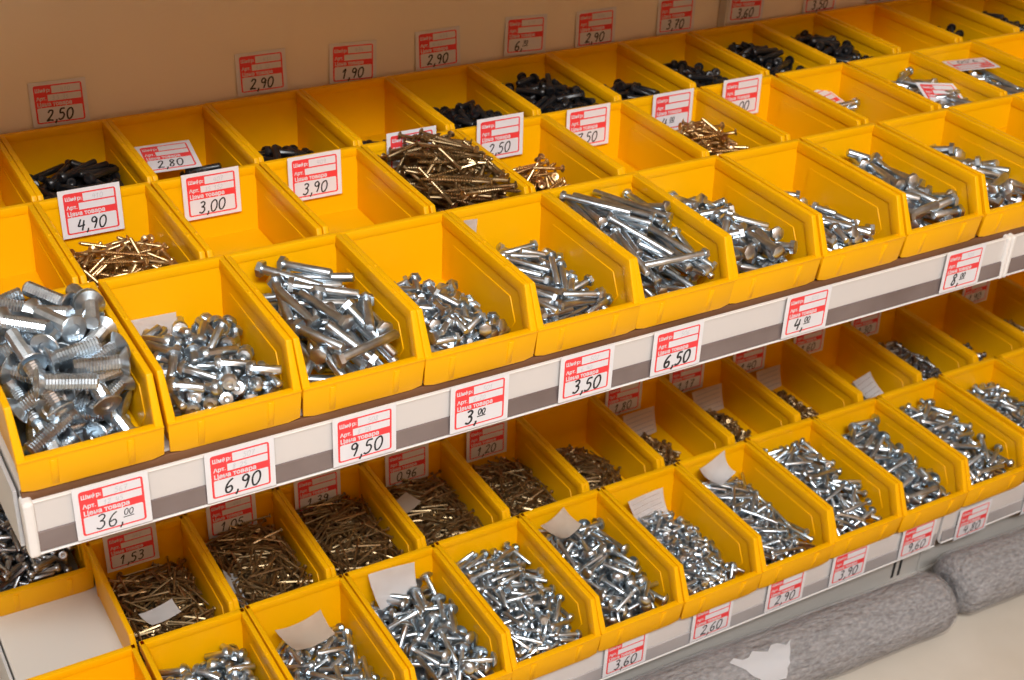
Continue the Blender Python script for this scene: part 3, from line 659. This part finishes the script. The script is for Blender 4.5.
BN = {1: 'in the bin under the 2,50 wall tag', 2: 'in the bin with the loose 2,80 tag', 3: 'in the bin right of the loose tag', 4: 'in the nearly bare bin below the 1,90 wall tag', 5: 'in the back row bin left of the 6,70 wall tag', 6: 'in the well filled bin below the 6,70 wall tag',
      7: 'in the bin right of the well filled one', 8: 'in the back row bin behind the small pile of brass screws', 9: 'below the 3,60 wall tag near the top edge', 10: 'in the bin left of the empty back row bin', 12: 'among the few in a back row bin near the upper right corner', 13: 'in the back row bin at the upper right corner'}
for k, sz, T, ind, nmax in BL:
    fill('B', k, 'pan', sz, 'black', T, ind, 'black screw ' + BN[k], 'screw', 'black_screw', 'lower layer of black screws ' + BN[k], 'black screws ' + BN[k], nmax * 2, 0.2, seed=16, over=0.04, lift=0.07 if k < 5 else 0.14)
# bottom front row
LFP = [(1, 'pan', [(0.27, 0.066, 0.13), (0.24, 0.066, 0.13)], slab(0.30, 0.26, bump=0.05), 60, 170), (2, 'pan', [(0.38, 0.054, 0.10), (0.30, 0.054, 0.10)], slab(0.24, 0.16, y1=1.3), 50, 170), (3, 'dome', [(0.34, 0.056, 0.15), (0.40, 0.056, 0.15)], slab(0.26, 0.26, bump=0.08), 70, 190),
       (4, 'pan', [(0.36, 0.046, 0.095), (0.26, 0.046, 0.095)], slab(0.24, 0.34, left=0.03, right=-0.05, bump=0.08), 60, 230), (5, 'dome', [(0.30, 0.050, 0.135), (0.36, 0.050, 0.135)], slab(0.26, 0.36, bump=0.06, right=-0.05), 70, 230), (6, 'pan', [(0.18, 0.042, 0.085), (0.16, 0.042, 0.085)], slab(0.24, 0.20, right=-0.10, y1=1.3, bump=0.03), 50, 300),
       (7, 'pan', [(0.44, 0.036, 0.075), (0.30, 0.036, 0.075)], slab(0.22, 0.26, right=-0.08, bump=0.06, by=0.9), 50, 230), (8, 'pan', [(0.46, 0.044, 0.09), (0.34, 0.044, 0.09)], slab(0.24, 0.36, right=-0.08, bump=0.07, by=0.9), 48, 220), (9, 'dome', [(0.36, 0.060, 0.15), (0.46, 0.060, 0.15)], slab(0.24, 0.36, right=-0.05, bump=0.05, by=0.9), 55, 180),
       (10, 'pan', [(0.44, 0.058, 0.105), (0.34, 0.058, 0.105)], slab(0.24, 0.36, right=-0.05, bump=0.05, by=0.9), 40, 180), (11, 'pan', [(0.24, 0.054, 0.10)], slab(0.26, 0.26, bump=0.04), 30, 180), (12, 'pan', [(0.24, 0.054, 0.10)], slab(0.26, 0.2, bump=0.04), 10, 90)]
LFN = {1: 'short zinc bolt in the bottom shelf bin second from the left', 2: 'zinc bolt in the bottom shelf bin with the tan slip', 3: 'dome headed zinc bolt in the bin with the large white slip', 4: 'thin zinc bolt in the bin left of the 3,60 tag', 5: 'dome headed zinc bolt in the bin with the tan corner slip',
       6: 'small zinc screw in the bin above the 2,60 tag', 7: 'thin zinc screw in the bin above the 2,90 tag', 8: 'long thin zinc screw in the bin above the 3,90 tag', 9: 'dome headed zinc bolt in the bin left of the bottom rail joint', 10: 'zinc bolt in the bin above the 4,80 tag', 11: 'small zinc bolt in the bottom shelf bin by the right edge', 12: 'small zinc bolt in the bottom bin cut by the right edge'}
for k, kd, sz, T, ind, nmax in LFP:
    fill('LF', k, kd, sz, 'zinc', T, ind, LFN[k], 'screw' if 'screw' in LFN[k] else 'bolt', 'dome_bolt' if kd == 'dome' else 'machine_screw', 'remaining pieces of the pile: each a ' + LFN[k], LFN[k][:60], nmax * 2, 0.26, seed=17, over=0.02)
# bottom middle row: nails and small brass screws in the shade
LMP = [(1, 'nail', [(0.36, 0.024, 0.050), (0.28, 0.024, 0.050)], 'bronze', slab(0.22, 0.16, y1=1.35, bump=0.06, bx=0.05), 60, 260), (2, 'nail', [(0.34, 0.023, 0.048)], 'bronze', slab(0.30, 0.28, bump=0.03), 55, 280), (3, 'nail', [(0.38, 0.022, 0.046), (0.30, 0.022, 0.046)], 'bronze', slab(0.30, 0.28, bump=0.03), 55, 300),
       (4, 'nail', [(0.30, 0.022, 0.046)], 'bronze', slab(0.24, 0.20, bump=0.04), 55, 280), (5, 'nail', [(0.26, 0.021, 0.044)], 'bronze', slab(0.18, 0.20, left=0.03, right=-0.06, y1=1.3), 45, 240), (6, 'nail', [(0.22, 0.020, 0.042)], 'bronze', mound(-0.05, 0.80, 0.24, 0.32, 0.45), 30, 220),
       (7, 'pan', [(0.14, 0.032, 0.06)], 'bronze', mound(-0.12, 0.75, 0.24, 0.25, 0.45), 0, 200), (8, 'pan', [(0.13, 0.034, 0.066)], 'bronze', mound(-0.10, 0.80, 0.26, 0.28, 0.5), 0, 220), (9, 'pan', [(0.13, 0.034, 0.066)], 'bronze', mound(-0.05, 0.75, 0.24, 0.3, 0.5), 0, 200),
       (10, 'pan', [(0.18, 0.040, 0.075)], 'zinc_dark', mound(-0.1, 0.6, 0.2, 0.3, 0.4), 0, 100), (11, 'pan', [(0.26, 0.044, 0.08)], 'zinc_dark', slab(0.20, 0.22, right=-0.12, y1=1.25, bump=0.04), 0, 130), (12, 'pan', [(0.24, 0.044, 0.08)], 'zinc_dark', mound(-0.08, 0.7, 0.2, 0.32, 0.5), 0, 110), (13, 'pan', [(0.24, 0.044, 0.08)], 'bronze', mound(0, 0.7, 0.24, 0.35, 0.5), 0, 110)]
LMN = {1: 'nail in the leftmost shaded bin, tag 1,53', 2: 'nail in the second shaded bin from the left, tag 1,05', 3: 'nail in the third shaded bin from the left, tag 1,39', 4: 'nail in the shaded bin with the small tan slip', 5: 'nail in the fifth shaded bin from the left, tag 1,20', 6: 'nail in the shaded bin without a tag',
       7: 'tiny brass screws heaped below the 1,80 tag', 8: 'tiny brass screws heaped below the tag ending in 17', 9: 'tiny brass screws in the shaded bin below the 4,00 rail tag', 10: 'dull screws around the white slip in a shaded bin', 11: 'dull zinc screws in the shaded bin left below the 8,00 tag', 12: 'dull zinc screws in the shaded bin below the rail joint', 13: 'dull brass screws in the shaded bin at the right edge'}
for k, kd, sz, mt, T, ind, nmax in LMP:
    n = 'brass_nail' if kd == 'nail' else 'small_screw'
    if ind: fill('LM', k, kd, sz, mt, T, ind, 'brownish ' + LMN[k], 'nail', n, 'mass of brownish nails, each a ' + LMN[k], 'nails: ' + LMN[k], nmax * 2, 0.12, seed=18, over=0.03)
    else: fill('LM', k, kd, sz, mt, T, 0, '', 'screw', n, LMN[k], None, nmax, 0.10, seed=19, over=0.02)
fill('LB', 0, 'pan', [(0.34, 0.06, 0.10), (0.26, 0.06, 0.10)], 'zinc_dark', slab(0.30, 0.42), 60, 'dull grey screw in the bin behind the bare patch of shelf', 'screw', 'grey_screw', 'lower layers of dull grey screws behind the bare patch', 'grey screws of the far left bin', 170, 0.2, seed=20)

# ================================================================== price tags in place
def rail_tag(x, yf, zd, price, code, label, sub='', bold=1.0, dz=0.0, tilt=0.0, size=1.0):
    p = V(x, yf - 0.036, zd - 0.247 + dz)
    return price_tag(p, price, label, code, (math.pi / 2 - 0.02, tilt, 0), sub=sub, bold=bold, size=size)
for x, pr, code, sub, b, lab in ((0.57, '36,^00', '567', '12 45', 0.8, 'price tag 36,00 at the left end of the upper rail below thick countersunk bolts'), (1.502, '6,90', '507', '8 25', 1.1, 'price tag 6,90 on the upper rail, second from the left end'),
        (2.489, '9,50', '508', '8 70', 1.1, 'price tag 9,50 on the upper rail, third from the left end'), (3.485, '3,^00', '501', '6 20', 1.3, 'price tag 3,00 on the upper rail below the small hex bolts'), (4.494, '3,50', '502', '6 40', 1.3, 'price tag 3,50 on the upper rail, fifth from the left end'),
        (5.421, '6,50', '506', '', 1.5, 'price tag 6,50 in bold marker on the upper rail below the long thin bolts'), (6.87, '4,^00', '503', '', 1.3, 'price tag 4,00 on the upper rail, second from the right'), (8.85, '8,^00', '505', '', 1.3, 'price tag 8,00 on the upper rail, nearest the rail joint')):
    rail_tag(x, RY, 0.0, pr, code, lab, sub, b, size=1.12)
for x, pr, dz, lab in ((5.422, '3,60', 0, 'price tag 3,60 on the bottom rail, leftmost one in view'), (6.512, '2,60', 0, 'price tag 2,60 on the bottom rail, second from the left'), (7.504, '2,90', 0, 'price tag 2,90 on the bottom rail below the thin screws'), (8.413, '3,90', 0, 'price tag 3,90 on the bottom rail below the long thin screws'),
        (9.451, '9,60', -0.01, 'price tag 9,60 on the bottom rail, just left of the rail joint'), (10.36, '4,80', -0.07, 'price tag 4,80 on the bottom rail, just right of the rail joint'), (11.50, '5,20', -0.09, 'price tag on the bottom rail cut by the right picture edge')):
    rail_tag(x, YLR, ZL, pr, '', lab, dz=dz + 0.023, size=1.1, bold=1.1)
# tags on the back panel above the back row
for i, (x, pr, lab) in enumerate(((1.59, '2,50', 'shaded price tag reading 2,50 on the back wall'), (3.61, '2,90', 'leftmost 2,90 price tag on the back wall'), (4.62, '1,90', 'price tag reading 1,90 on the back wall'), (5.62, '2,90', 'middle 2,90 price tag on the back wall'),
        (6.72, '6,^70', 'price tag reading 6,70 on the back wall'), (7.66, '2,90', 'rightmost 2,90 price tag on the back wall'), (8.80, '3,70', 'price tag reading 3,70 on the back wall'), (9.86, '3,60', 'price tag reading 3,60 on the back wall'), (11.06, '3,50', 'price tag reading 3,50 on the back wall'), (12.15, '3,90', 'price tag at the top edge right of the 3,50 wall tag'))):
    price_tag(V(x, 4.765, 0.80 + 0.02 * math.sin(i * 2.1)), pr, lab, ('410', '431', '434', '433', '435', '436', '', '', '', '')[i], (math.pi / 2 - 0.05, 0.03 * math.sin(i * 3.7), -0.05), sub=('3,5 35', '3,5 32', '', '4 45', '', '', '', '', '', '')[i], bold=1.15)
# tags stuck inside the back walls of the middle row
def back_tag(row, k, x, z, price, label, code='', tilt=0.0, dy=0.0, sub='', lean=0.06, up=0.0):
    cx, cy, cz = BINS[(row, k)]
    return price_tag(V(cx + x, cy + DD - 0.125 + dy, cz + z), price, label, code, (math.pi / 2 - lean, tilt, 0), sub=sub, up=up)
back_tag('M', 1, -0.050, 0.500, '4,90', 'price tag reading 4,90 standing in the middle row bin', '410', 0.0)
back_tag('M', 2, 0.010, 0.458, '3,00', 'price tag reading 3,00 on the back wall of an empty bin', '407', 0.0, sub='35 152')
back_tag('M', 3, 0.000, 0.442, '3,90', 'price tag reading 3,90 on the back wall of an empty bin', '409', 0.0)
back_tag('M', 4, -0.010, 0.520, '', 'price tag half buried behind the heap of brown screws', '', 0.0)
back_tag('M', 5, -0.050, 0.510, '2,50', 'price tag reading 2,50 inside a middle row bin of brass screws', '', 0.0)
back_tag('M', 6, 0.010, 0.443, '7,50', 'price tag ending in ,50 inside the almost empty middle row bin', '', 0.0)
back_tag('M', 7, 0.090, 0.452, '4,^00', 'price tag behind brass screws in the right-hand middle row bin', '', 0.0)
back_tag('M', 8, 0.000, 0.475, '4,00', 'price tag ending in 00 at the back of an empty middle row bin', '', 0.0)
cx, cy, cz = BINS[('M', 9)]; price_tag(V(cx + 0.12, cy + 1.28, cz + 0.30), '', 'tag corner showing behind the bin wall in the middle row', '', (0.35, 0.1, 0.4))
cx, cy, cz = BINS[('M', 10)]; price_tag(V(cx + 0.16, cy + 0.66, cz + 0.44), '', 'fallen tag at the front of a middle row bin', '', (0.35, 0.1, -0.2))
cx, cy, cz = BINS[('M', 11)]; price_tag(V(cx + 0.12, cy + 1.18, cz + 0.50), '9,50', 'upside down price tag reading 9,50 lying in the middle row bin', '', (0.10, 0.1, 2.75))
cx, cy, cz = BINS[('B', 2)]; price_tag(V(cx - 0.11, cy + 0.925, cz + 0.42), '2,80', 'loose price tag reading 2,80 lying on black screws', '', (0.22, 0.0, -0.06))
for k, x, z, pr, code, lab in ((1, -0.08, 0.50, '1,53', '442', 'price tag 1,53 in the leftmost shaded bin under the upper rail'), (2, -0.02, 0.52, '1,05', '441', 'price tag 1,05 in the second shaded bin from the left'), (3, -0.06, 0.50, '1,39', '443', 'price tag 1,39 in the third shaded bin from the left'),
        (4, 0.01, 0.48, '0,96', '', 'price tag 0,96 in the fourth shaded bin from the left'), (5, 0.03, 0.485, '1,20', '', 'price tag 1,20 in the fifth shaded bin from the left'), (7, -0.08, 0.52, '1,80', '', 'price tag 1,80 in the seventh shaded bin, above a leaning slip'), (8, -0.14, 0.56, '1,17', '', 'price tag ending in 17 in a shaded bin, above a leaning slip'),
        (9, -0.15, 0.56, '1,40', '', 'shaded tag below the gap between the last two bold rail prices'), (10, -0.15, 0.56, '1,60', '', 'shaded tag right under the 4,00 rail tag'), (11, -0.15, 0.56, '1,30', '', 'shaded tag between the last two tags of the upper rail'), (13, -0.06, 0.56, '1,90', '', 'shaded tag right of the last upper rail tag')):
    back_tag('LM', k, x, z, pr, lab, code)

# loose slips of paper
def on_pile(row, k, x, y, half=0.20):
    cx, cy, cz = BINS[(row, k)]; hf = PILE[(row, k)]
    m = (np.abs(XX - x) < half) & (np.abs(YY - y) < half * 0.75)
    return V(cx + x, cy + y, cz + float(hf[m].max()) + 0.012)
def in_bin(row, k, x, y, z):
    cx, cy, cz = BINS[(row, k)]; return V(cx + x, cy + y, cz + z)
scrap('paper_slip', in_bin('F', 1, -0.14, 1.36, 0.16), (1.35, 0.0, 0.05), 0.34, 0.30, 'blank white slip at the back of the bin above the 6,90 tag', 0.02, seed=1)
scrap('paper_slip', in_bin('F', 4, -0.36, 1.36, 0.42), (1.5, 0.1, 0.3), 0.16, 0.34, 'small white sticker in the corner of the bin above the 3,50 tag', 0.02, seed=2)
scrap('paper_slip', on_pile('LM', 1, -0.10, 0.49, 0.16), (0.06, 0.05, 0.25), 0.34, 0.20, 'white slip at the front of the bin with the 1,53 tag', 0.1, seed=3)
scrap('paper_slip', in_bin('LM', 2, -0.33, 0.55, 0.32), (0.2, 0.7, 0.1), 0.16, 0.50, 'narrow white slip along the left wall of the bin with the 1,05 tag', 0.1, seed=4)
scrap('paper_slip', on_pile('LM', 4, -0.24, 0.98, 0.14), (0.08, 0.06, 0.5), 0.30, 0.22, 'tan slip on the nails of the bin with the 0,96 tag', 0.05, 'paper_tan', seed=5)
scrap('paper_slip', on_pile('LF', 2, -0.06, 1.15, 0.22), (0.10, 0.04, 0.15), 0.46, 0.32, 'tan slip lying on bolts at the bottom edge', 0.25, 'paper_tan', 0, seed=6)
scrap('paper_slip', in_bin('LF', 3, -0.06, 1.37, 0.46), (0.95, 0.0, 0.0), 0.46, 0.34, 'large white slip behind the dome headed bolts on the bottom shelf', 0.25, seed=7)
scrap('paper_slip', on_pile('LF', 5, -0.18, 1.24, 0.18), (0.16, -0.05, 0.35), 0.34, 0.28, 'tan slip in the corner of the bin above the 3,60 tag', 0.25, 'paper_tan', seed=8)
scrap('paper_slip', in_bin('LF', 6, -0.02, 1.32, 0.34), (0.9, 0.0, 0.15), 0.46, 0.32, 'white slip with printed lines in the bin above the 2,60 tag', 0.2, 'paper', 5, seed=9)
scrap('paper_slip', in_bin('LF', 7, -0.10, 1.36, 0.44), (0.5, 0.0, 0.35), 0.40, 0.28, 'crumpled white slip in the bin above the 2,90 tag', 0.5, seed=10)
scrap('paper_slip', in_bin('LM', 7, 0.00, 1.18, 0.28), (1.15, 0.0, 0.1), 0.46, 0.34, 'printed slip leaning below the 1,80 tag in the shade', 0.06, 'paper_tan', 5, seed=11)
scrap('paper_slip', in_bin('LM', 8, 0.02, 1.18, 0.32), (1.15, 0.0, 0.1), 0.46, 0.34, 'printed slip leaning below the tag ending in 17', 0.06, 'paper_tan', 5, seed=12)
scrap('paper_slip', in_bin('LM', 9, 0.05, 1.25, 0.30), (1.2, 0.0, 0.1), 0.40, 0.30, 'printed slip in the shaded bin below the 4,00 rail tag', 0.06, 'paper_tan', 4, seed=13)
scrap('paper_slip', in_bin('LM', 10, 0.10, 0.55, 0.26), (0.6, 0.0, 0.3), 0.36, 0.34, 'white slip near the front of a shaded bin below the upper rail', 0.15, 'paper', 4, seed=14)

# ================================================================== felt rolls on the floor
def roll(p0, p1, rad, label, seed, sticker=None):
    a = V(*p0); b = V(*p1); ln = (b - a).length; ax = (b - a).normalized()
    side = Vector((0, 0, 1)).cross(ax).normalized(); up = ax.cross(side); m = Matrix((ax, side, up)).transposed().to_4x4(); m.translation = a
    r = link('felt_roll', None); r.matrix_world = m; tag(r, label, 'roll', 'plastic wrapped felt rolls')
    R = rad * U
    def tube(R0, wob, n=28, ends=0.30, steps=60):
        rng = random.Random(seed); ph = [rng.uniform(0, 6.28) for _ in range(6)]
        prof = []
        for i in range(steps + 1):
            t = i / steps; s = t * ln
            e = min(s, ln - s) / (ends * R0 / 0.5)
            rr = R0 * (1 if e >= 1 else math.sqrt(max(0, 1 - (1 - e) ** 2 * 0.72)))
            prof.append((s, rr))
        bmt = lathe(prof, n)
        for v in bmt.verts:
            q = math.atan2(v.co.z, v.co.y); f = 1 + wob * (math.sin(v.co.x * 38 + ph[0] + 2 * q) + 0.6 * math.sin(v.co.x * 95 + ph[1] - 3 * q) + 0.5 * math.sin(5 * q + ph[2]))
            v.co.y *= f; v.co.z *= f
            if v.co.z < -R0 * 0.93: v.co.z = -R0 * 0.93
        return bmt
    link('felt', mesh_of(tube(R * 0.95, 0.006), 'felt', M['felt'], 60), r)
    link('plastic_wrap', mesh_of(tube(R * 1.03, 0.012), 'plastic_wrap', M['wrap'], 180), r)
    if sticker:
        bmt = bmesh.new(); s0, s1, a0, a1 = sticker; rng = random.Random(3); n = 10; rows = []
        for j in range(9):
            t = j / 8; lo_s = s0 + (s1 - s0) * (0.40 - 0.45 * t) ; hi_s = s0 + (s1 - s0) * (0.72 + 0.30 * t)
            row = []
            for i in range(n + 1):
                q = i / n; sx_ = lo_s + (hi_s - lo_s) * q + (rng.uniform(-0.0016, 0.0016) if i in (0, n) else 0)
                aa = a0 + (a1 - a0) * (t + (0.10 * math.sin(q * 19) * (1 if j == 8 else 0)) - (0.12 * (q - 0.5) ** 2 if j == 0 else 0)); rr = R * 1.062
                row.append(bmt.verts.new((sx_, -rr * math.cos(aa), rr * math.sin(aa))))
            rows.append(row)
        for j in range(8):
            for i in range(n):
                bmt.faces.new((rows[j][i], rows[j][i + 1], rows[j + 1][i + 1], rows[j + 1][i]))
        bmesh.ops.solidify(bmt, geom=bmt.faces[:], thickness=0.0003)
        link('torn_sticker', mesh_of(bmt, 'torn_sticker', M['tape'], 60), r)
    return r
RR = 0.36
def axis_pt(x): return (x, -0.335 - (x - 7.453) * 0.035, FZ + RR * 0.96)
roll(axis_pt(3.4), axis_pt(9.50), RR, 'grey felt roll in clear wrap with a torn white sticker on the floor', 1, (0.318, 0.395, 0.45, 1.35))
roll((9.64, -0.30, FZ + RR * 0.98), (15.6, -0.62, FZ + RR * 0.98), RR * 1.02, 'grey felt roll in clear wrap on the floor at the right picture edge', 2)
